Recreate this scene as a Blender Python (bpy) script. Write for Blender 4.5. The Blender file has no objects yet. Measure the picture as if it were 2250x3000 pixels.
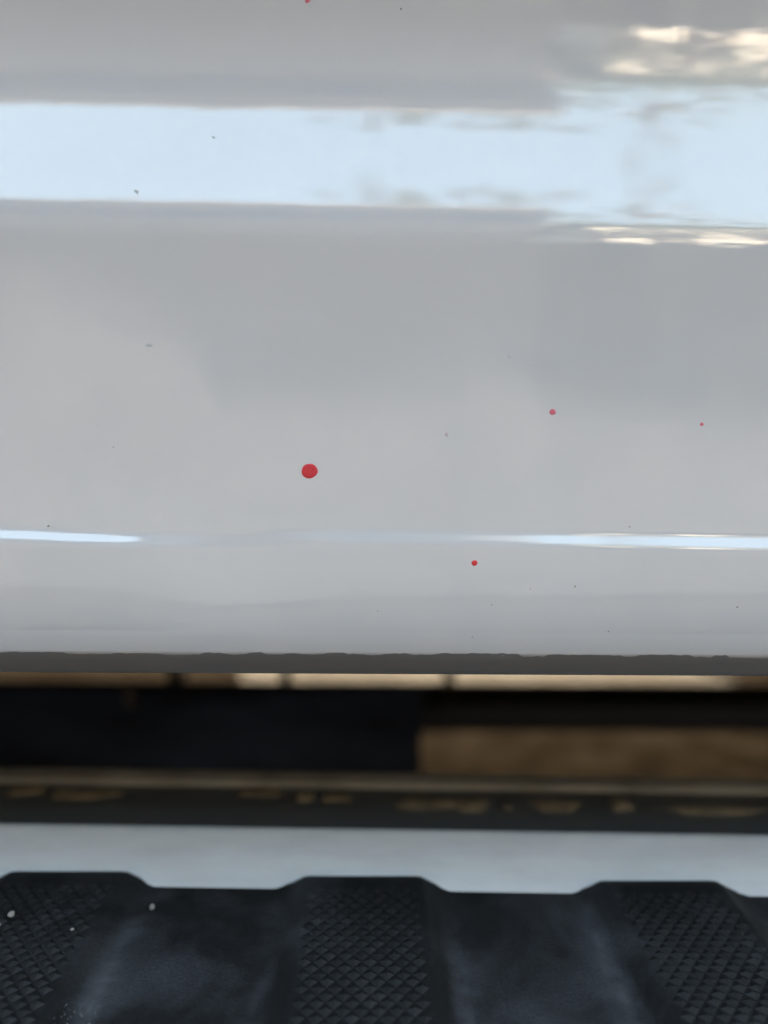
import bpy, bmesh, math, random
from mathutils import Vector, Matrix
from math import radians as R, sin, cos, pi

S = bpy.context.scene
C = S.collection
random.seed(7)
H = 0.50            # height of the lens above the ground; most heights below are given from the lens

# ------------------------------------------------------------------ camera
P, YAW, ROLL = R(4.9), R(1.2), R(0.65)
f = Vector((sin(YAW)*cos(P), cos(YAW)*cos(P), -sin(P)))
r0 = Vector((cos(YAW), -sin(YAW), 0)); u0 = r0.cross(f)
rt = r0*cos(ROLL) + u0*sin(ROLL); up = u0*cos(ROLL) - r0*sin(ROLL)
cam = bpy.data.cameras.new('camera'); co = bpy.data.objects.new('camera', cam); C.objects.link(co)
m = Matrix((rt, up, -f)).transposed().to_4x4(); m.translation = Vector((0, 0, H))
co.matrix_world = m
cam.sensor_width = 36; cam.lens = 27.04
cam.clip_start = 0.005; cam.clip_end = 500
cam.dof.use_dof = True; cam.dof.focus_distance = 0.151; cam.dof.aperture_fstop = 5.6
S.camera = co

# ------------------------------------------------------------------ sky, sun, exposure
SUN_EL, SUN_AZ = R(21), R(8)          # azimuth from +Y towards +X
w = bpy.data.worlds.new('World'); S.world = w; w.use_nodes = True
nt = w.node_tree; nt.nodes.clear()
sky = nt.nodes.new('ShaderNodeTexSky'); sky.sky_type = 'NISHITA'; sky.sun_disc = False
sky.sun_elevation = SUN_EL; sky.sun_rotation = SUN_AZ
sky.air_density = 2.0; sky.dust_density = 10.0; sky.ozone_density = 1.0
bg = nt.nodes.new('ShaderNodeBackground'); bg.inputs['Strength'].default_value = 0.15
wo = nt.nodes.new('ShaderNodeOutputWorld')
nt.links.new(sky.outputs[0], bg.inputs['Color']); nt.links.new(bg.outputs[0], wo.inputs['Surface'])
sl = bpy.data.lights.new('sun', 'SUN'); sl.energy = 2.0; sl.angle = R(0.5); sl.color = (1.0, 0.94, 0.85)
so = bpy.data.objects.new('sun', sl); C.objects.link(so)
sd = Vector((sin(SUN_AZ)*cos(SUN_EL), cos(SUN_AZ)*cos(SUN_EL), sin(SUN_EL)))
so.rotation_euler = sd.to_track_quat('Z', 'Y').to_euler(); so.location = sd*30
S.view_settings.view_transform = 'Standard'; S.view_settings.look = 'None'
S.view_settings.gamma = 1; S.view_settings.use_curve_mapping = False
S.view_settings.exposure = 3.31

# ------------------------------------------------------------------ helpers
def link(name, me, mat=None, parent=None, smooth=True):
    o = bpy.data.objects.new(name, me); C.objects.link(o)
    if mat: me.materials.append(mat)
    if smooth:
        for p in me.polygons: p.use_smooth = True
    if parent: o.parent = parent
    return o

def pyd(name, v, fc, mat=None, parent=None, smooth=True):
    me = bpy.data.meshes.new(name); me.from_pydata(v, [], fc); me.update()
    return link(name, me, mat, parent, smooth)

def tag(o, label=None, cat=None, group=None, kind=None):
    for k, x in (('label', label), ('category', cat), ('group', group), ('kind', kind)):
        if x: o[k] = x
    return o

def empty(name, loc=(0, 0, 0)):
    o = bpy.data.objects.new(name, None); C.objects.link(o); o.location = loc; o.empty_display_size = .1
    return o

def box_bm(bm, x0, x1, y0, y1, z0, z1, bev=0.0, seg=2):
    r = bmesh.ops.create_cube(bm, size=1)
    bmesh.ops.scale(bm, vec=(x1-x0, y1-y0, z1-z0), verts=r['verts'])
    bmesh.ops.translate(bm, vec=((x0+x1)/2, (y0+y1)/2, (z0+z1)/2), verts=r['verts'])
    if bev:
        es = list({e for v in r['verts'] for e in v.link_edges})
        bmesh.ops.bevel(bm, geom=es, offset=bev, segments=seg, affect='EDGES', profile=.5)

def box(name, x0, x1, y0, y1, z0, z1, mat, parent=None, bev=0.0, smooth=False):
    bm = bmesh.new(); box_bm(bm, x0, x1, y0, y1, z0, z1, bev)
    me = bpy.data.meshes.new(name); bm.to_mesh(me); bm.free()
    return link(name, me, mat, parent, smooth)

def extrude(name, prof, xs, mat, parent=None, off=None, smooth=True, closed=False, caps=False):
    """sweep a (y, z) outline along x; off(x, i) may return (dy, dz)"""
    n = len(prof); v = []; fc = []
    for x in xs:
        for i, (y, z) in enumerate(prof):
            d = off(x, i, y, z) if off else (0, 0)
            v.append((x, y+d[0], z+d[1]))
    for a in range(len(xs)-1):
        for i in range(n if closed else n-1):
            j = (i+1) % n
            fc.append((a*n+i, a*n+j, (a+1)*n+j, (a+1)*n+i))
    if caps:
        fc.append(tuple(range(n-1, -1, -1))); k = (len(xs)-1)*n; fc.append(tuple(k+i for i in range(n)))
    return pyd(name, v, fc, mat, parent, smooth)

def lin(a, b, n): return [a+(b-a)*i/(n-1) for i in range(n)]
def itp(x, T):
    if x <= T[0][0]: return T[0][1]
    for (a, p), (b, q) in zip(T, T[1:]):
        if x <= b: return p+(q-p)*(x-a)/(b-a)
    return T[-1][1]

# ------------------------------------------------------------------ materials
def mat(name, col, rough=.5, spec=.5, coat=0.0, coat_rough=.03):
    mm = bpy.data.materials.new(name); mm.use_nodes = True
    b = mm.node_tree.nodes['Principled BSDF']
    b.inputs['Base Color'].default_value = (*col, 1); b.inputs['Roughness'].default_value = rough
    b.inputs['Specular IOR Level'].default_value = spec
    b.inputs['Coat Weight'].default_value = coat; b.inputs['Coat Roughness'].default_value = coat_rough
    return mm, mm.node_tree, b

def tex(nt, scale, detail=4, rough=.5, stretch=None, dist=0):
    tc = nt.nodes.new('ShaderNodeTexCoord'); n = nt.nodes.new('ShaderNodeTexNoise')
    n.inputs['Scale'].default_value = scale; n.inputs['Detail'].default_value = detail
    n.inputs['Roughness'].default_value = rough; n.inputs['Distortion'].default_value = dist
    if stretch:
        mp = nt.nodes.new('ShaderNodeMapping'); mp.inputs['Scale'].default_value = stretch
        nt.links.new(tc.outputs['Object'], mp.inputs[0]); nt.links.new(mp.outputs[0], n.inputs['Vector'])
    else: nt.links.new(tc.outputs['Object'], n.inputs['Vector'])
    return n

def ramp(nt, src, stops):
    r = nt.nodes.new('ShaderNodeValToRGB')
    while len(r.color_ramp.elements) < len(stops): r.color_ramp.elements.new(.5)
    for e, (p, c) in zip(r.color_ramp.elements, stops):
        e.position = p; e.color = (*c, 1) if hasattr(c, '__len__') else (c, c, c, 1)
    nt.links.new(src, r.inputs[0]); return r

def bump(nt, b, src, dist, strength=1.0, prev=None, sock='Normal'):
    n = nt.nodes.new('ShaderNodeBump'); n.inputs['Distance'].default_value = dist
    n.inputs['Strength'].default_value = strength
    nt.links.new(src, n.inputs['Height'])
    if prev: nt.links.new(prev.outputs[0], n.inputs['Normal'])
    nt.links.new(n.outputs[0], b.inputs[sock]); return n

def noise_mat(name, scale, stops, rough=.6, spec=.4, bdist=0, bscale=None, stretch=None, detail=5):
    mm, nt, b = mat(name, (0, 0, 0), rough, spec)
    n = tex(nt, scale, detail, stretch=stretch); r = ramp(nt, n.outputs['Fac'], stops)
    nt.links.new(r.outputs[0], b.inputs['Base Color'])
    if bdist: bump(nt, b, tex(nt, bscale or scale*3, 4).outputs['Fac'], bdist)
    return mm

# white clear-coated paint: orange peel a few mm across, and a longer ripple in the sheet metal
WHITE, nt, b = mat('white_paint', (.56, .565, .565), .06, .5, 1.0, .015); b.inputs['Coat IOR'].default_value = 1.85
n1 = tex(nt, 330, 2, .5); n2 = tex(nt, 42, 2, .5, stretch=(1, 1, 2.2))
mo = ramp(nt, tex(nt, 22, 6, .62, stretch=(1, 1, 1.6)).outputs['Fac'], [(.25, (.538, .530, .556)), (.75, (.580, .572, .600))])
nt.links.new(mo.outputs[0], b.inputs['Base Color'])
b1 = bump(nt, b, n2.outputs['Fac'], .000035); b2 = bump(nt, b, n1.outputs['Fac'], .000006, 1, b1)
nt.links.new(b2.outputs[0], b.inputs['Coat Normal'])

STRIP, nt, b = mat('painted_strip', (.64, .645, .665), .16, .5, .6, .05)
sm = ramp(nt, tex(nt, 70, 6, .65, stretch=(.5, 1.6, 1)).outputs['Fac'], [(.28, (.55, .55, .565)), (.66, (.66, .665, .685))])
nt.links.new(sm.outputs[0], b.inputs['Base Color'])
bump(nt, b, tex(nt, 500, 3).outputs['Fac'], .000012)

# moulded black plastic with dry dust rubbed into it
def black_plastic(name, lo, hi, rough, dscale, p0, p1, grain, foot=False):
    mm, nt, b = mat(name, lo, rough, .35)
    n = tex(nt, dscale, 6, .6, dist=.6); r = ramp(nt, n.outputs['Fac'], [(p0, lo), (p1, hi)])
    g = tex(nt, 1500, 3, .7); g2 = ramp(nt, g.outputs['Fac'], [(.3, .55), (.75, 1.35)])
    mx = nt.nodes.new('ShaderNodeMix'); mx.data_type = 'RGBA'; mx.blend_type = 'MULTIPLY'
    mx.inputs[0].default_value = 1
    nt.links.new(r.outputs[0], mx.inputs[6]); nt.links.new(g2.outputs[0], mx.inputs[7])
    nt.links.new(mx.outputs[2], b.inputs['Base Color'])
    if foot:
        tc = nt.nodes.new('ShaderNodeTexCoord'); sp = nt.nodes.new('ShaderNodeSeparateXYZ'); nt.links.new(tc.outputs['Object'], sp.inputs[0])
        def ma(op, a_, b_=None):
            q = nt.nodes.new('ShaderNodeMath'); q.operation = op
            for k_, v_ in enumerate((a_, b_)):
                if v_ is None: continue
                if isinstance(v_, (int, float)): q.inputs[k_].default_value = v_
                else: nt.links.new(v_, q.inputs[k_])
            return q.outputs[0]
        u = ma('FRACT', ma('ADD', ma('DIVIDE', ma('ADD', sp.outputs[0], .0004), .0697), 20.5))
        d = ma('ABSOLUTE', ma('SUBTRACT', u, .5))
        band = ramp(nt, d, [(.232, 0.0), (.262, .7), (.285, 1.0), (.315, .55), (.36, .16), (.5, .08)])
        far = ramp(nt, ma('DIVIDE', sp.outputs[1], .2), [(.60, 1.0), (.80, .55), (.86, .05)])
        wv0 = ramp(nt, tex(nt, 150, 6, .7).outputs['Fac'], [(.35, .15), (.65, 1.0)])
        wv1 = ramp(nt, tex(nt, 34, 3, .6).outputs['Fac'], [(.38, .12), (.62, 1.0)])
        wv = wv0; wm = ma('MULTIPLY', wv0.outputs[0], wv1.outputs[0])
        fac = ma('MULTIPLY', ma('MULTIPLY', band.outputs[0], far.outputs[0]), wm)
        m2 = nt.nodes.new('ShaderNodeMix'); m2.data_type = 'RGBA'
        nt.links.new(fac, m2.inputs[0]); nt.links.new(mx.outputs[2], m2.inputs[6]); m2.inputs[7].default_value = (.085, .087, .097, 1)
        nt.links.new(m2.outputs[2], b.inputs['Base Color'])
    bump(nt, b, g.outputs['Fac'], grain); return mm
PAD = black_plastic('black_pad_plastic', (.0094, .0096, .0102), (.045, .046, .052), .52, 38, .46, .80, .00006, True)
RIB = black_plastic('black_rib_plastic', (.0094, .0096, .0102), (.045, .046, .052), .52, 38, .46, .80, .00006, True)
GLOSS, nt, b = mat('glossy_black_trim', (.085, .087, .09), .35, .5)
HEM_DARK, nt, b = mat('dark_hem_reflection', (.23, .23, .25), .45, .5)  # dark colour in place of the hem's reflection of the gap
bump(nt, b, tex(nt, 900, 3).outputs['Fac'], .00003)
LIP = noise_mat('dusty_trim_lip', 60, [(.3, (.18, .17, .155)), (.7, (.32, .305, .28))], .6, .3)
BEIGE_REFLECT = noise_mat('beige_reflection', 180, [(.3, (.15, .118, .082)), (.7, (.30, .24, .17))], .9, .1)  # beige tone imitating ground reflected in the glossy trim
SHIELD = noise_mat('dark_splash_shield', 9, [(.40, (.0022, .0034, .0080)), (.70, (.036, .047, .070))], .6, .15, stretch=(.6, 1, 2.2))
RAIL = noise_mat('black_frame_steel', 14, [(.3, (.014, .014, .013)), (.7, (.028, .026, .024))], .55, .4, .0005)
BRACKET = noise_mat('grimy_bracket_steel', 40, [(.3, (.05, .04, .03)), (.7, (.09, .07, .05))], .7, .3)
UNDER = noise_mat('underbody_coating', 6, [(.3, (.010, .010, .010)), (.7, (.03, .027, .023))], .8, .2, .002)
RED, nt, b = mat('red_paint_fresh', (.60, .034, .048), .25, .5)
PINK, nt, b = mat('red_paint_thin', (.62, .12, .17), .35, .5)
FAINT, nt, b = mat('faded_pink_stain', (.48, .37, .41), .4, .4)
GREYDOT, nt, b = mat('grey_grime', (.46, .46, .48), .6, .3)
DIRT, nt, b = mat('brown_grit', (.27, .21, .19), .8, .2)
GRIT, nt, b = mat('pale_grit', (.27, .25, .24), .8, .2)
BEAD, nt, b = mat('water_bead', (.9, .95, 1), .02, .5); b.inputs['Transmission Weight'].default_value = 1; b.inputs['IOR'].default_value = 1.33
SOIL = noise_mat('dry_soil', 7, [(.28, (.075, .071, .067)), (.5, (.105, .101, .096)), (.75, (.13, .126, .121))], 1.0, 0.0, .01, 40)
TYRE = noise_mat('tyre_rubber', 30, [(.3, (.012, .012, .012)), (.7, (.03, .03, .03))], .85, .2)
RIM, nt, b = mat('wheel_alloy', (.35, .36, .37), .35, .5)
TIMBER = noise_mat('dark_stained_timber', 5, [(.3, (.007, .0075, .0085)), (.7, (.013, .0135, .015))], .8, .2, .002, 30, stretch=(.3, 1, 6))
CREAM = noise_mat('cream_render', 4, [(.3, (.38, .385, .385)), (.7, (.46, .465, .465))], .9, .1, .002)
SLATE = noise_mat('roof_slate', 8, [(.3, (.05, .05, .055)), (.7, (.10, .10, .11))], .7, .3, .004)
GUTTER, nt, b = mat('gutter_metal', (.02, .02, .022), .5, .4)
BARK = noise_mat('bark', 9, [(.3, (.05, .04, .03)), (.7, (.13, .11, .09))], .9, .1, .01, stretch=(3, 3, .6))
LEAF = noise_mat('leaf_green', 3, [(.3, (.03, .05, .018)), (.7, (.08, .11, .04))], .6, .3)
HEDGE = noise_mat('hedge_leaf', 3, [(.3, (.013, .0145, .013)), (.7, (.026, .029, .025))], .7, .2)
CONC = noise_mat('weathered_concrete', 5, [(.3, (.036, .0375, .041)), (.7, (.050, .052, .057))], .9, .2, .003)
GLASS, nt, b = mat('window_glass', (.02, .025, .03), .04, .5)

# ------------------------------------------------------------------ ground
gv = []; gf = []
gx = [-150, -40, -12] + lin(-6, 6, 25) + [12, 40, 150]
for y in gx:
    for x in gx:
        d = max(abs(x), abs(y))
        gv.append((x, y, (.006*sin(x*2.1+1)*cos(y*2.7) if d < 8 else 0)))
k = len(gx)
for j in range(k-1):
    for i in range(k-1): gf.append((j*k+i, j*k+i+1, (j+1)*k+i+1, (j+1)*k+i))
tag(pyd('ground', gv, gf, SOIL), kind='structure')

UNDER_SHADE = noise_mat('underbody_shade_brown', 16, [(.28, (.030, .030, .036)), (.5, (.078, .076, .090)), (.75, (.14, .138, .155))], 1.0, 0.0, .01, 60)  # soil colour with the shade under the body put into it
SOIL_SHADE = noise_mat('soil_shade_tone', 7, [(.28, (.010, .008, .006)), (.5, (.017, .014, .011)), (.75, (.026, .022, .018))], 1.0, 0.0, .01, 40)  # dark soil colour standing in for shade on the far ground
def patch(name, x0, x1, y0, y1, mt, z, seed):
    rng = random.Random(seed); n = 60; pts = []
    per = 2*(x1-x0+y1-y0)
    for i in range(n):
        d = per*i/n
        if d < x1-x0: p = (x0+d, y0)
        elif d < x1-x0+y1-y0: p = (x1, y0+d-(x1-x0))
        elif d < 2*(x1-x0)+y1-y0: p = (x1-(d-(x1-x0)-(y1-y0)), y1)
        else: p = (x0, y1-(d-2*(x1-x0)-(y1-y0)))
        pts.append((p[0]+rng.gauss(0, .02), p[1]+rng.gauss(0, .02), z))
    c = ((x0+x1)/2, (y0+y1)/2, z)
    return tag(pyd(name, pts+[c], [(i, (i+1) % n, n) for i in range(n)], mt), kind='structure')
patch('underbody_shade_patch', -2.5, 4, -1.2, 1.40, UNDER_SHADE, .012, 1)  # sheet that paints the shaded ground beneath the vehicle
patch('ground_shade_patch', -2.2, -.27, 1.45, 2.3, SOIL_SHADE, .012, 2)  # painted shade at the ends of the sunlit strip
patch('ground_shade_patch', .78, 2.5, 1.48, 2.3, SOIL_SHADE, .012, 3)

# ------------------------------------------------------------------ the vehicle
veh = tag(empty('parked_vehicle', (0, .15, 0)),
          'white glossy vehicle with red paint spots, its lower body curling over a black ribbed step', 'vehicle')
def on_vehicle(o):                       # geometry is written in world space; keep it there under the parent
    o.matrix_parent_inverse = Matrix.Translation((0, -.15, 0)); return o

# outward tilt of the sheet metal (degrees the surface faces up) against height from the lens
TILT = [(-0.04737, -89), (-0.04697, -82), (-0.04617, -74), (-0.04197, -60), (-0.0406, -28), (-0.04003, -10), (-0.03865, -6), (-0.03655, -2), (-0.03385, 2), (-0.02986, 5.5), (-0.02331, 8.2), (-0.01548, 7.2), (-0.00226, 5.4), (0.0094, 3.9), (0.01629, 3.3), (0.02677, 1.9), (0.03587, 0.6), (0.03897, 0.9), (0.04017, 2.2), (0.04107, 4.4), (0.04375, 9.3), (0.04641, 11.5), (0.0513, 12.6), (0.05618, 12.6), (0.06028, 11.6), (0.0652, 8.7), (0.07525, 2), (0.08095, -3.2), (0.08344, -5.6), (0.08643, -6.4), (0.10369, -8), (0.14, -6), (0.25, -2), (0.5, 1), (0.9, 6)]
zs = [-0.04737]
while zs[-1] < .12: zs.append(zs[-1] + (.00012 if zs[-1] < -.03 else .0004))
while zs[-1] < .95: zs.append(zs[-1] + .03)
ys = [0.0]
for a, c in zip(zs, zs[1:]): ys.append(ys[-1] + (c-a)*math.tan(R(itp((a+c)/2, TILT))))
k0 = min(range(len(zs)), key=lambda i: abs(zs[i]+.005)); sh = .150 - ys[k0]
ys = [y+sh for y in ys]
PROF = list(zip(zs, ys))
# pressed crease: a narrow shoulder that faces up, strong on the left and right and almost flat between, shaping in a blocked highlight
def crease(x):
    return itp(x, [(-.055, 1), (-.046, .93), (-.0425, .80), (-.039, .6), (-.03, .2), (-.022, .15), (-.012, .5), (-.003, .72), (.02, .80), (.05, .9), (.08, 1.05)])
CR = [(-.0199, 1.0), (-.0193, .95), (-.0183, .5), (-.0173, .05), (-.0166, 0)]
CRD = .00082
def body_y(x, z): return itp(z, PROF) - (CRD*crease(x)*cr(x, z))
def cr(x, z):
    zz = z - .0008 + .0010*max(0, min(1, (x+.075)/.03))*(1 if x < -.02 else 0) + .0006*max(0, min(1, (x-.0)/.08))
    s = itp(zz, CR)
    return s*itp(z, [(-.036, 0), (-.0200, 1)])
hx = lin(-.18, .18, 91)
xs = [-1.4, -.9, -.5, -.3] + hx + [.3, .5, .9, 1.5, 2.2, 3.2]
def off(x, i, y, z):
    return (-CRD*crease(x)*cr(x, z), 0) if z < -.005 else (0, 0)
inner = [(.1775, -.0475), (.1775, -.0440), (.200, -.0435), (.200, -.030)]
prof = [(y, z+H) for y, z in reversed(inner)] if False else []
front = [(y, z) for z, y in PROF if z > -0.04101]
hem = [(.200, -.030), (.200, -.0430), (.190, -.0440)]
pr = hem + front
panel = extrude('body_panel', [(y, z+H) for y, z in pr], xs, WHITE, veh,
                off=lambda x, i, y, z: off(x, i, y, z-H))
on_vehicle(panel)
# dark ragged strip for the curl's shade and reflection, a hair proud of paint
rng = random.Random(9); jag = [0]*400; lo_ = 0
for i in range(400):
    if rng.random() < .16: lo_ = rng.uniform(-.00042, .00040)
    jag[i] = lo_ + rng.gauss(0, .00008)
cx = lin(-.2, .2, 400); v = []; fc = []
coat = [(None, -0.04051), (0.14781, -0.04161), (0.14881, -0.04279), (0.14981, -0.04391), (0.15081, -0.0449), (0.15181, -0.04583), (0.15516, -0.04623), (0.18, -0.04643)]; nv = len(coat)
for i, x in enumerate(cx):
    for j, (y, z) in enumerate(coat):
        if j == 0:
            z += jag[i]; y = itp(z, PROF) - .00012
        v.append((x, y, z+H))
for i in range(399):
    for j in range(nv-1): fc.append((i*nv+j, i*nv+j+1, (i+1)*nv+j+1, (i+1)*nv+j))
on_vehicle(pyd('hem_reflection_strip', v, fc, HEM_DARK, veh))
yt, zt = front[-1][0], front[-1][1]+H
shell = extrude('body_shell', [(yt, zt), (yt+.05, zt+.30), (yt+.14, 1.72), (yt+.30, 1.80), (1.55, 1.80), (1.74, 1.72), (1.88, 1.2), (1.95, .6), (1.95, .30), (1.90, .22)],
                [-1.4, 3.2], WHITE, veh, smooth=False); on_vehicle(shell)
for xe in (-1.4, 3.2):
    on_vehicle(pyd('end_panel', [(xe, .16, .45), (xe, .17, zt), (xe, yt+.14, 1.72), (xe, yt+.3, 1.8), (xe, 1.55, 1.8), (xe, 1.74, 1.72), (xe, 1.95, .6), (xe, 1.9, .45)],
                   [tuple(range(8))], WHITE, veh, False))
on_vehicle(box('underbody_floor', -1.39, 3.19, .20, 1.89, H-.028, H-.010, UNDER, veh))
on_vehicle(box('frame_rail', -1.3, 3.1, .60, .66, H-.2300, H-.2050, RAIL, veh, .004, True))
on_vehicle(box('splash_shield', -.95, .0373, .498, .506, H-.31, H-.1600, SHIELD, veh, .003, True))
for xb, wb in ((-.158, .004), (-.067, .005), (.069, .0045)):
    on_vehicle(box('mounting_bracket', xb-wb/2, xb+wb/2, .605, .655, H-.2048, H-.028, BRACKET, veh, .003, True))
for xb, dw in ((-1.05, .0), (2.15, 0)):
    for yb in (.30, 1.78):
        bm = bmesh.new()
        ringp = [(.20, -.10), (.29, -.11), (.325, -.09), (.33, -.05), (.33, .05), (.325, .09), (.29, .11), (.20, .10)]
        n = 40; vv = []; ff = []
        for a in range(n):
            for rr, dy in ringp: vv.append((xb+rr*cos(2*pi*a/n), yb+dy, .33+rr*sin(2*pi*a/n)))
        q = len(ringp)
        for a in range(n):
            for i in range(q):
                ff.append((a*q+i, a*q+(i+1) % q, ((a+1) % n)*q+(i+1) % q, ((a+1) % n)*q+i))
        bm.free()
        wh = on_vehicle(pyd('wheel', vv, ff, TYRE, veh))
        vv = []; ff = []
        for a in range(n):
            for rr, dy in ((.198, -.09), (.17, -.08), (.05, -.05), (.03, .05), (.17, .05), (.198, .09)):
                vv.append((xb+rr*cos(2*pi*a/n), yb+dy, .33+rr*sin(2*pi*a/n)))
        for a in range(n):
            for i in range(5): ff.append((a*6+i, a*6+i+1, ((a+1) % n)*6+i+1, ((a+1) % n)*6+i))
        pyd('rim', vv, ff, RIM, wh)

on_vehicle(box('harness_clip', -.1575, -.1505, .490, .4975, H-.172, H-.154, BRACKET, veh, .002, True))
# step: painted strip, trim and lip sheared slightly to fit their image slope
SK = -.029
def sk(x, i, y, z): return (SK*x, 0)
ZS = H-.1030  # step parts from here on scaled about the camera, baked into these numbers
bx = [-1.2, -.3, 0, .3, 2.0]
strip_prof = [(.1705, ZS-.0080), (.1705, ZS-.0016), (.1709, ZS-.0014), (.1730, ZS-.0007), (.1800, ZS+.00162), (.1880, ZS+.00428), (.1892, ZS+.0046), (.1905, ZS+.0047), (.1918, ZS+.0041), (.1926, ZS+.0025), (.1928, ZS-.010)]
on_vehicle(extrude('painted_strip', strip_prof, bx, STRIP, veh, sk))
trim_prof = [(.19765, ZS-.00992), (.19847, ZS-.0033), (.20013, ZS-.00248), (.2010, ZS-.0024), (.2117, ZS-.00182), (.22328, ZS-.00149), (.2265, ZS-.00149), (.227, ZS-.00149), (.22782, ZS-.00248)]
trim = on_vehicle(extrude('black_trim', trim_prof, bx, GLOSS, veh, sk))
lip_prof = [(.22741, ZS-.00826), (.22741, ZS-.0005), (.22824, ZS+.00033), (.2289, ZS+.0004), (.2338, ZS+.0005), (.23444, ZS+.0005), (.23527, ZS-.00033), (.23527, ZS-.00992)]
on_vehicle(extrude('trim_lip', lip_prof, bx, LIP, veh, sk))
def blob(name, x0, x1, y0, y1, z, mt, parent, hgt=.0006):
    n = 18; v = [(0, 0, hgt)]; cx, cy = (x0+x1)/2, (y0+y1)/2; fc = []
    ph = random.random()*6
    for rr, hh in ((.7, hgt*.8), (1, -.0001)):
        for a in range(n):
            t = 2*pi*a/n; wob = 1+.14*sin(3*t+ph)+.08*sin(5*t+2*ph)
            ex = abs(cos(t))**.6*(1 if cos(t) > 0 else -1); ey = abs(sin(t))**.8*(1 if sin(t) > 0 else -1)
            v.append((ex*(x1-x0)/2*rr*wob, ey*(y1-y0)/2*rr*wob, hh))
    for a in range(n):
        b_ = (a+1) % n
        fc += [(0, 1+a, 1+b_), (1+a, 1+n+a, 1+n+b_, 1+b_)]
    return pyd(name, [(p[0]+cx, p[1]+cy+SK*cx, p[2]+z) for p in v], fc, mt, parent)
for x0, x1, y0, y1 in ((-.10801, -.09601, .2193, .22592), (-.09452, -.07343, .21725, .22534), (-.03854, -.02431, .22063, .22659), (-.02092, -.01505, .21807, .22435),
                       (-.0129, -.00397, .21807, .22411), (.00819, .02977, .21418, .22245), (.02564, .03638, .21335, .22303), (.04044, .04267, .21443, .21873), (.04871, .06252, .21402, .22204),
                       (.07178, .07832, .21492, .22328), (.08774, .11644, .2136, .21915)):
    blob('reflection_patch', x0, x1, y0, y1, ZS-.0015, BEIGE_REFLECT, trim)  # reflections of the beige ground laid on the trim as patches

# black pad and its raised ribs
ZV = H-.10391
pad_prof = [(-.05789, ZV-.0248), (-.05706, ZV-.00496), (-.05292, ZV-.00082), (-.04962, ZV), (-.0490, ZV), (.1725, ZV), (.1739, ZV), (.1742, ZV-.0002), (.1743, ZV-.0033)]
on_vehicle(extrude('step_pad', pad_prof, bx, PAD, veh, sk))
RW, BW, RH = .01320, .01775, .0029          # half width of the rib top, half width at the base, height
def rib_outline():
    pts = [(-BW-.00515, -.00047), (-BW-.0034, -.00005), (-BW-.0022, .00008), (-BW-.0010, .00026), (-BW+.0002, .00060), (-BW+.0012, .00098), (-RW-.0013, RH-.00058), (-RW-.0005, RH-.00014), (-RW+.00075, RH)]
    return pts + [(-x, z) for x, z in reversed(pts)]
RY0, RY1 = -.050, .1747
def make_rib(xc, name='step_rib'):
    o = rib_outline(); v = []; fc = []
    y1 = RY1 + SK*xc
    rows = [(RY0-.006, -.2), (RY0-.003, .5), (RY0, .93), (RY0+.002, 1)] + [(y, 1) for y in lin(RY0+.01, y1-.0035, 20)] + [(y1-.0016, .97), (y1-.0006, .85), (y1, .55), (y1+.0002, -.4)]
    n = len(o)
    for y, h in rows:
        for x, z in o: v.append((x+xc, y, ZV + (z*h if z > 0 else z)))
    for a in range(len(rows)-1):
        for i in range(n-1): fc.append((a*n+i, a*n+i+1, (a+1)*n+i+1, (a+1)*n+i))
    return on_vehicle(pyd(name, v, fc, RIB, veh))
# diamond studs: low four-sided pyramids in a staggered grid
SX, SY, SH = .00323, .00374, .00048
stud_me = bpy.data.meshes.new('grip_stud')
g = .46
stud_me.from_pydata([(-SX*g, 0, 0), (0, -SY*g, 0), (SX*g, 0, 0), (0, SY*g, 0), (-.0002, -.0001, SH), (.0003, -.0001, SH), (0, .0004, SH)], [],
                    [(0, 1, 4), (1, 5, 4), (1, 2, 5), (2, 6, 5), (2, 3, 6), (3, 4, 6), (3, 0, 4), (4, 5, 6)])
stud_me.materials.append(RIB)
ribs = []; spots = []; wear = random.Random(4)
for kx in range(-3, 4):
    xc = -.0004 + .0697*kx
    rb = make_rib(xc); ribs.append((kx, rb))
    nx = 7
    for j in range(140):
        y = RY0+.008 + j*SY/2
        if y > RY1 + SK*xc - .006: break
        for i in range(-nx, nx+1):
            x = xc + (i + (.5 if j % 2 else 0))*SX
            if abs(x-xc) > RW-.0018: continue
            spots.append((x, y, kx, rb))
def seen(s):                                  # inside the picture, nearest first
    x, y, kx, rb = s
    return (y > .1235 and abs(x) < .5*y + .004, -y)
vis = sorted([s for s in spots if seen(s)[0]], key=lambda s: s[1])
single = set(id(s) for s in vis[:300])
rest = {}
for s in spots:
    x, y, kx, rb = s
    if id(s) in single:
        o = bpy.data.objects.new('grip_stud', stud_me); C.objects.link(o); o.parent = rb
        o.matrix_parent_inverse = Matrix.Translation((0, 0, 0))
        o.location = (x, y, ZV+RH-.00002); o.scale = (1, 1, wear.uniform(.6, 1.1))
    else: rest.setdefault(kx, []).append((x, y))
for kx, rb in ribs:
    if kx not in rest: continue
    v = []; fc = []
    for x, y in rest[kx]:
        b0 = len(v); hz = wear.uniform(.6, 1.1)
        v += [(p.co.x+x, p.co.y+y, p.co.z*hz+ZV+RH-.00002) for p in stud_me.vertices]
        fc += [tuple(b0+i for i in p.vertices) for p in stud_me.polygons]
    o = pyd('grip_texture', v, fc, RIB, rb, False); o['kind'] = 'stuff'

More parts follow.
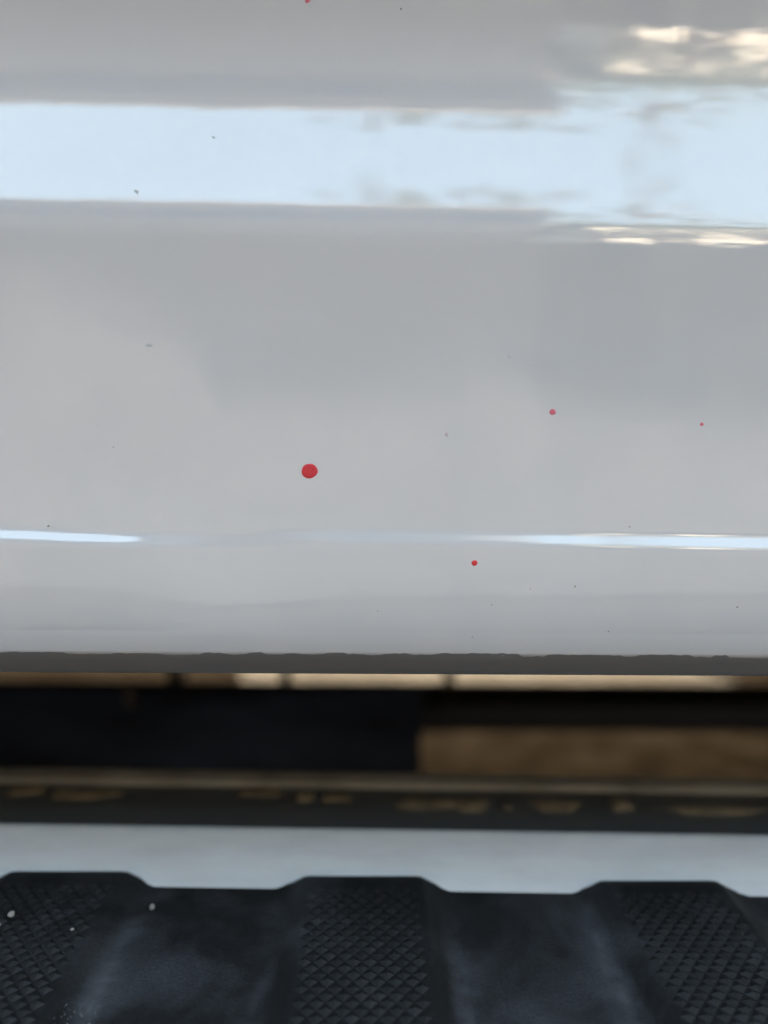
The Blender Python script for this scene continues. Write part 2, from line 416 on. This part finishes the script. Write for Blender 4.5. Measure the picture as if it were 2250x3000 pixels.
# ------------------------------------------------------------------ red drops, specks and stains lying on the paint
def on_panel(x, z):
    y = body_y(x, z); e = .0004
    dyz = (body_y(x, z+e) - body_y(x, z-e))/(2*e)
    n = Vector((0, -1, dyz)).normalized()
    return Vector((x, y, z+H)), n
def dot(name, x, z, rx, rz, hgt, mt, label, cat, group=None, seed=0, jag=.04):
    p, n = on_panel(x, z); rng = random.Random(seed)
    a1 = Vector((1, 0, 0)); a2 = n.cross(a1)
    k = 28; ph = rng.random()*6; v = [n*hgt]; fc = []
    rings = [(.45, .97), (.75, .8), (.92, .42), (1.0, .02)]
    for rr, hh in rings:
        for a in range(k):
            t = 2*pi*a/k; q = rr*(1+jag*sin(2*t+ph)+jag*.6*sin(3*t+2*ph)+jag*.5*sin(5*t+3*ph))
            v.append(a1*(rx*q*cos(t)) + a2*(rz*q*sin(t)) + n*(hgt*hh + .00001))
    for a in range(k):
        b_ = (a+1) % k
        fc.append((0, 1+a, 1+b_))
        for r_ in range(len(rings)-1): fc.append((1+r_*k+a, 1+(r_+1)*k+a, 1+(r_+1)*k+b_, 1+r_*k+b_))
    o = pyd(name, [tuple(c) for c in v], fc, mt); o.location = p
    return tag(o, label, cat, group)
DG = 'red paint drops on the white body'
dot('paint_drop', -0.01143, -0.00500, .00155, .00148, .00014, RED, 'largest bright red round drop, left of centre on the white body panel', 'drop', DG, 1, .03)
dot('paint_drop', 0.02075, -0.02238, .00060, .00054, .00008, RED, 'small oval red drop just below the thin bright crease line', 'drop', DG, 2, .03)
dot('paint_drop', 0.03597, 0.00702, .00060, .00060, .00008, PINK, 'small soft-edged pinkish red drop above the crease, right of the largest drop', 'drop', DG, 3, .05)
dot('paint_drop', 0.06547, 0.00498, .00036, .00036, .00006, PINK, 'tiny pinkish red drop nearest the right edge of the white panel', 'drop', DG, 4, .08)
o = dot('paint_smear', -0.01274, 0.08684, .00070, .00120, .00005, PINK, 'pointed pale red smear cut off by the top edge of the photo', 'smear', None, 5, .12)
dot('pink_stain', 0.01519, 0.00239, .00036, .00036, .00003, FAINT, 'faint greyish pink dot between the largest and the soft pinkish drop', 'stain', None, 6, .1)
SG = 'faint grey spots on the white body'
dot('grime_spot', 0.02737, 0.01780, .00036, .00040, .00003, GREYDOT, 'faint grey round spot above the soft pinkish red drop', 'spot', SG, 7, .1)
dot('grime_spot', -0.04260, 0.01900, .00060, .00042, .00003, GREYDOT, 'faint wide grey smudge on the flat panel, upper left of the largest drop', 'spot', SG, 8, .15)
dot('grime_spot', -0.04510, 0.04826, .00040, .00045, .00003, GREYDOT, 'grey smudge near the lower edge of the bright sky reflection, at left', 'spot', SG, 9, .2)
dot('grime_spot', -0.03080, 0.05955, .00030, .00026, .00003, GREYDOT, 'tiny grey spot within the bright sky reflection, left of centre', 'spot', SG, 10, .2)
dot('grime_spot', 0.02146, 0.08153, .00026, .00026, .00003, GREYDOT, 'tiny grey spot in the grey area above the bright sky reflection', 'spot', SG, 11, .2)
KG = 'dark dirt specks on the white body'
for i, (x, z, r, lb) in enumerate((
        (0.04037, -0.02676, .00020, 'dark speck below the crease, right of the small oval red drop'),
        (0.03168, -0.02728, .00013, 'fainter dark speck midway between oval red drop and the darker speck right of it'),
        (0.02418, -0.03043, .00014, 'dark speck a little below and right of the small oval red drop'),
        (0.07227, -0.03056, .00021, 'largest dark speck, close to the right edge below the crease'),
        (0.04718, -0.03556, .00017, 'dark speck low on the shaded curl, right of centre'),
        (0.02056, -0.03682, .00015, 'lowest dark speck on the shaded curl, under the small oval red drop'),
        (0.00210, -0.03184, .00014, 'dark speck below the crease at the middle of the photo'),
        (-0.04939, -0.00080, .00013, 'lone tiny dark speck left of the largest red drop'),
        (-0.06154, -0.01608, .00022, 'dark speck sitting on the left bright crease line'),
        (0.05129, -0.01519, .00016, 'dark speck just above the right bright crease line'),
        (0.00552, 0.08496, .00020, 'dark reddish speck near the top edge of the photo'))):
    dot('dirt_speck', x, z, r, r*.85, .00008, DIRT, lb, 'speck', KG, 20+i, .2)
# grit and water on the step
def grit(x, y, z, sx, sy, sz, label, seed, mt=GRIT):
    bm = bmesh.new(); bmesh.ops.create_icosphere(bm, subdivisions=2, radius=1)
    rng = random.Random(seed)
    for v_ in bm.verts: v_.co = Vector((v_.co.x*sx, v_.co.y*sy, v_.co.z*sz))*(1+rng.uniform(-.25, .2))
    me = bpy.data.meshes.new('grit_chip'); bm.to_mesh(me); bm.free()
    o = link('grit_chip', me, mt, None, False); o.location = (x, y, z+H)
    return tag(o, label, 'grit', 'pale grit on the black step')
grit(-.04755, .1652, -.10352, .00056, .00066, .00056, 'pale round grain on the black valley right of the left rib', 1)
grit(-.07469, .15641, -.09959, .00066, .00094, .00047, 'larger pale chip on the left rib near the left edge', 2)
grit(-.07563, .15257, -.09959, .00056, .00075, .00047, 'pale chip cut by the left edge of the photo, on the left rib', 3)
grit(-.06, .15154, -.09978, .00037, .00037, .00028, 'dull small grain in the middle of the left rib', 4)
bm = bmesh.new(); rng = random.Random(3)
for i in range(70):
    u = rng.random(); x = -.0546 + .0085*u + rng.gauss(0, .0017); y = .1260 + .0117*u + rng.gauss(0, .0017)
    xr = abs(x + .0701); z = ZV + itp(xr, [(RW, RH), (BW+.001, .0004), (BW+.004, 0)])
    r_ = bmesh.ops.create_icosphere(bm, subdivisions=2, radius=rng.uniform(.00010, .00022))
    bmesh.ops.translate(bm, vec=(x, y, z+.00008), verts=r_['verts'])
me = bpy.data.meshes.new('water_beads'); bm.to_mesh(me); bm.free()
tag(link('water_beads', me, BEAD), kind='stuff')

# ------------------------------------------------------------------ what the paint mirrors, behind the camera
house = tag(empty('timber_house', (-4, -4.3, 0)), 'dark timber house behind the camera, seen only as grey reflection in the paint', 'house')
def hp(o): o.matrix_parent_inverse = Matrix.Translation((4, 4.3, 0)); return o
hp(box('wall', -26, 1.0, -10, -4.3, 0, 3.6, TIMBER, house))
hp(pyd('roof', [(-26.5, -3.85, 3.76), (1.15, -3.85, 3.76), (1.15, -7.1, 5.1), (-26.5, -7.1, 5.1), (-26.5, -10.4, 3.76), (1.15, -10.4, 3.76),
                (-26.5, -3.85, 3.62), (1.15, -3.85, 3.62), (-26.5, -10.4, 3.62), (1.15, -10.4, 3.62)],
       [(0, 1, 2, 3), (3, 2, 5, 4), (6, 7, 1, 0), (4, 5, 9, 8), (6, 8, 9, 7), (7, 9, 5, 2, 1), (6, 0, 3, 4, 8)], SLATE, house, False))
hp(box('gutter', -26.5, 1.15, -3.86, -3.74, 3.68, 3.80, GUTTER, house, .02))
for xw in (-12.5, -9.5, -6.5):
    wf = hp(box('window', xw-.6, xw+.6, -4.33, -4.22, 1.6, 2.7, GUTTER, house, .01))
    box('pane', xw-.52, xw+.52, -4.23, -4.21, 1.68, 2.62, GLASS, wf)
def reflection_wall(name, pts, y0, y1, label):  # unseen walls, added and shaped so the paint mirrors faint stepped outlines
    n = len(pts); v = [(x, y, z) for y in (y0, y1) for x, z in pts]
    fc = [tuple(range(n)), tuple(range(2*n-1, n-1, -1))] + [(i, n+i, n+(i+1) % n, (i+1) % n) for i in range(n)]
    return tag(pyd(name, v, fc, CONC, None, False), label, 'wall', 'wall shapes added behind the camera for the reflection')
reflection_wall('reflection_wall', [(-0.83, 0), (0.47, 0), (0.47, 1.3), (-0.83, 1.29)], -3.75, -3.95, 'low dark wall shape added behind the camera, mirrored faintly left of the panel centre')
reflection_wall('reflection_wall', [(0.475, 0), (4.2, 0), (4.2, 1.22), (1.24, 1.27), (1.04, 1.29), (0.76, 1.35), (0.48, 1.4)], -3.74, -3.96, 'sloping dark wall shape added behind the camera, mirrored as the faint right-hand step')
reflection_wall('reflection_wall', [(-3.4, 0), (-0.835, 0), (-0.835, 1.35), (-0.87, 1.39), (-0.94, 1.43), (-1.25, 1.46), (-1.48, 1.49), (-1.6, 1.51), (-1.74, 1.51), (-1.91, 1.51), (-3.4, 1.36)], -3.74, -3.96, 'taller curved dark wall shape added behind the camera, mirrored faintly at left')
cream = tag(empty('cream_house', (7, -9, 0)), 'sunlit cream house behind the camera, seen only as the warm patches reflected at upper right', 'house')
def cp(o): o.matrix_parent_inverse = Matrix.Translation((-7, 9, 0)); return o
cp(box('wall', 2.9, 13, -14, -9, 0, 6.2, CREAM, cream))
cp(pyd('roof', [(2.5, -8.6, 6.2), (13.4, -8.6, 6.2), (13.4, -11.5, 7.3), (2.5, -11.5, 7.3), (2.5, -14.4, 6.2), (13.4, -14.4, 6.2)], [(0, 1, 2, 3), (3, 2, 5, 4), (0, 4, 5, 1), (1, 5, 2), (0, 3, 4)], SLATE, cream, False))
for xw in (4.6, 7.0, 9.6):
    wf = cp(box('window', xw-.5, xw+.5, -9.03, -8.94, 1.6, 2.7, GUTTER, cream, .01))
    box('pane', xw-.44, xw+.44, -8.95, -8.93, 1.66, 2.64, GLASS, wf)

def limb(v, fc, p, q, r0_, r1_, n=8):
    d = (q-p).normalized(); a = d.orthogonal().normalized(); c = d.cross(a); b0 = len(v)
    for pt, rr in ((p, r0_), (q, r1_)):
        for i in range(n):
            t = 2*pi*i/n; v.append(tuple(pt + a*(rr*cos(t)) + c*(rr*sin(t))))
    for i in range(n): fc.append((b0+i, b0+(i+1) % n, b0+n+(i+1) % n, b0+n+i))
def leaves(name, pts, size, mt, parent, rng):
    v = []; fc = []
    for p in pts:
        d = Vector((rng.gauss(0, 1), rng.gauss(0, 1), rng.gauss(0, 1))).normalized(); e = d.orthogonal().normalized(); s = size*rng.uniform(.6, 1.3)
        b0 = len(v)
        v += [tuple(p-d*s), tuple(p+e*s*.45), tuple(p+d*s), tuple(p-e*s*.45)]; fc.append((b0, b0+1, b0+2, b0+3))
    return pyd(name, v, fc, mt, parent, False)
def clear_tree(x, y, zc, rx, rz, nl, label, seed):
    rng = random.Random(seed); root = tag(empty('garden_tree', (x, y, 0)), label, 'tree', 'trees behind the camera')
    v = []; fc = []; p = Vector((0, 0, 0)); rr = .085; k_ = 6
    for i in range(k_):
        q = Vector((rng.gauss(0, .05), rng.gauss(0, .05), (zc-rz*.4)*(i+1)/k_)); limb(v, fc, p, q, rr, rr*.88); p = q; rr *= .88
    cl = []
    for i in range(16):
        a = rng.random()*2*pi; e = rng.uniform(-.9, 1); q = sqrt_(rng.random())
        c = Vector((cos(a)*rx*q, sin(a)*rx*q, zc + e*rz*(1-.4*q))); cl.append(c)
        limb(v, fc, p - Vector((0, 0, rng.uniform(0, .5))), c, .03, .008)
    pyd('trunk', v, fc, BARK, root)
    pts = []
    for i in range(nl):
        c = cl[rng.randrange(16)]; pts.append(c + Vector((rng.gauss(0, .17), rng.gauss(0, .17), rng.gauss(0, .09))))
    leaves('crown', pts, .055, LEAF, root, rng)
sqrt_ = math.sqrt
for i_, (x_, y_, z_, rx_, rz_, lb_) in enumerate(((.2, -11.6, 10.0, 1.1, 1.5, 'leftmost tall thin tree behind the camera, mirrored as wisps in the bright band'),
        (2.5, -12.2, 10.7, 1.3, 1.6, 'middle tall thin tree behind the camera, mirrored as wisps in the bright band'),
        (5.0, -12.0, 10.6, 1.5, 1.7, 'rightmost tall thin tree behind the camera, mirrored as wisps in the bright band'))):
    clear_tree(x_, y_, z_, rx_, rz_, 900, lb_, 40+i_)
clear_tree(1.75, -5.5, 3.55, .75, 1.10, 400, 'young tree behind the camera, leftmost of the trees mirrored at upper right', 11)
clear_tree(1.10, -5.0, 4.15, .55, .75, 700, 'tree by the dark house corner behind the camera, mirrored right of the band middle', 23)
clear_tree(2.12, -5.3, 3.4, .45, 1.0, 170, 'thin young tree behind the camera between two broader ones, mirrored at upper right', 21)
clear_tree(2.98, -5.2, 3.4, .45, 1.0, 170, 'thin tree behind the camera right of the taller one, mirrored at upper right', 22)
clear_tree(2.55, -5.6, 3.75, .78, 1.25, 400, 'taller tree behind the camera whose trunk splits the warm reflection at upper right', 12)
clear_tree(3.40, -5.5, 3.60, .72, 1.10, 360, 'tree behind the camera mirrored at the right end of the warm reflection', 13)
clear_tree(4.60, -5.3, 4.00, .80, .90, 1500, 'broad tree behind the camera, reflected just beyond the right edge', 14)
rng = random.Random(5)
pts = [Vector((rng.uniform(1.15, 12), -5.0+rng.gauss(0, .35), rng.uniform(.1, 2.12))) for i in range(14000)]
hd = tag(empty('garden_hedge', (5, -5.0, 0)), 'dense dark hedge behind the camera, below the warm reflection at upper right', 'hedge')
o = leaves('foliage', pts, .16, HEDGE, hd, rng); o.matrix_parent_inverse = Matrix.Translation((-5, 5.0, 0))
v = []; fc = []
for i in range(24): limb(v, fc, Vector((1.3+i*.42, -5, 0)), Vector((1.3+i*.42, -5, 1.9)), .03, .015)
o = pyd('stem', v, fc, BARK, hd); o.matrix_parent_inverse = Matrix.Translation((-5, 5.0, 0))
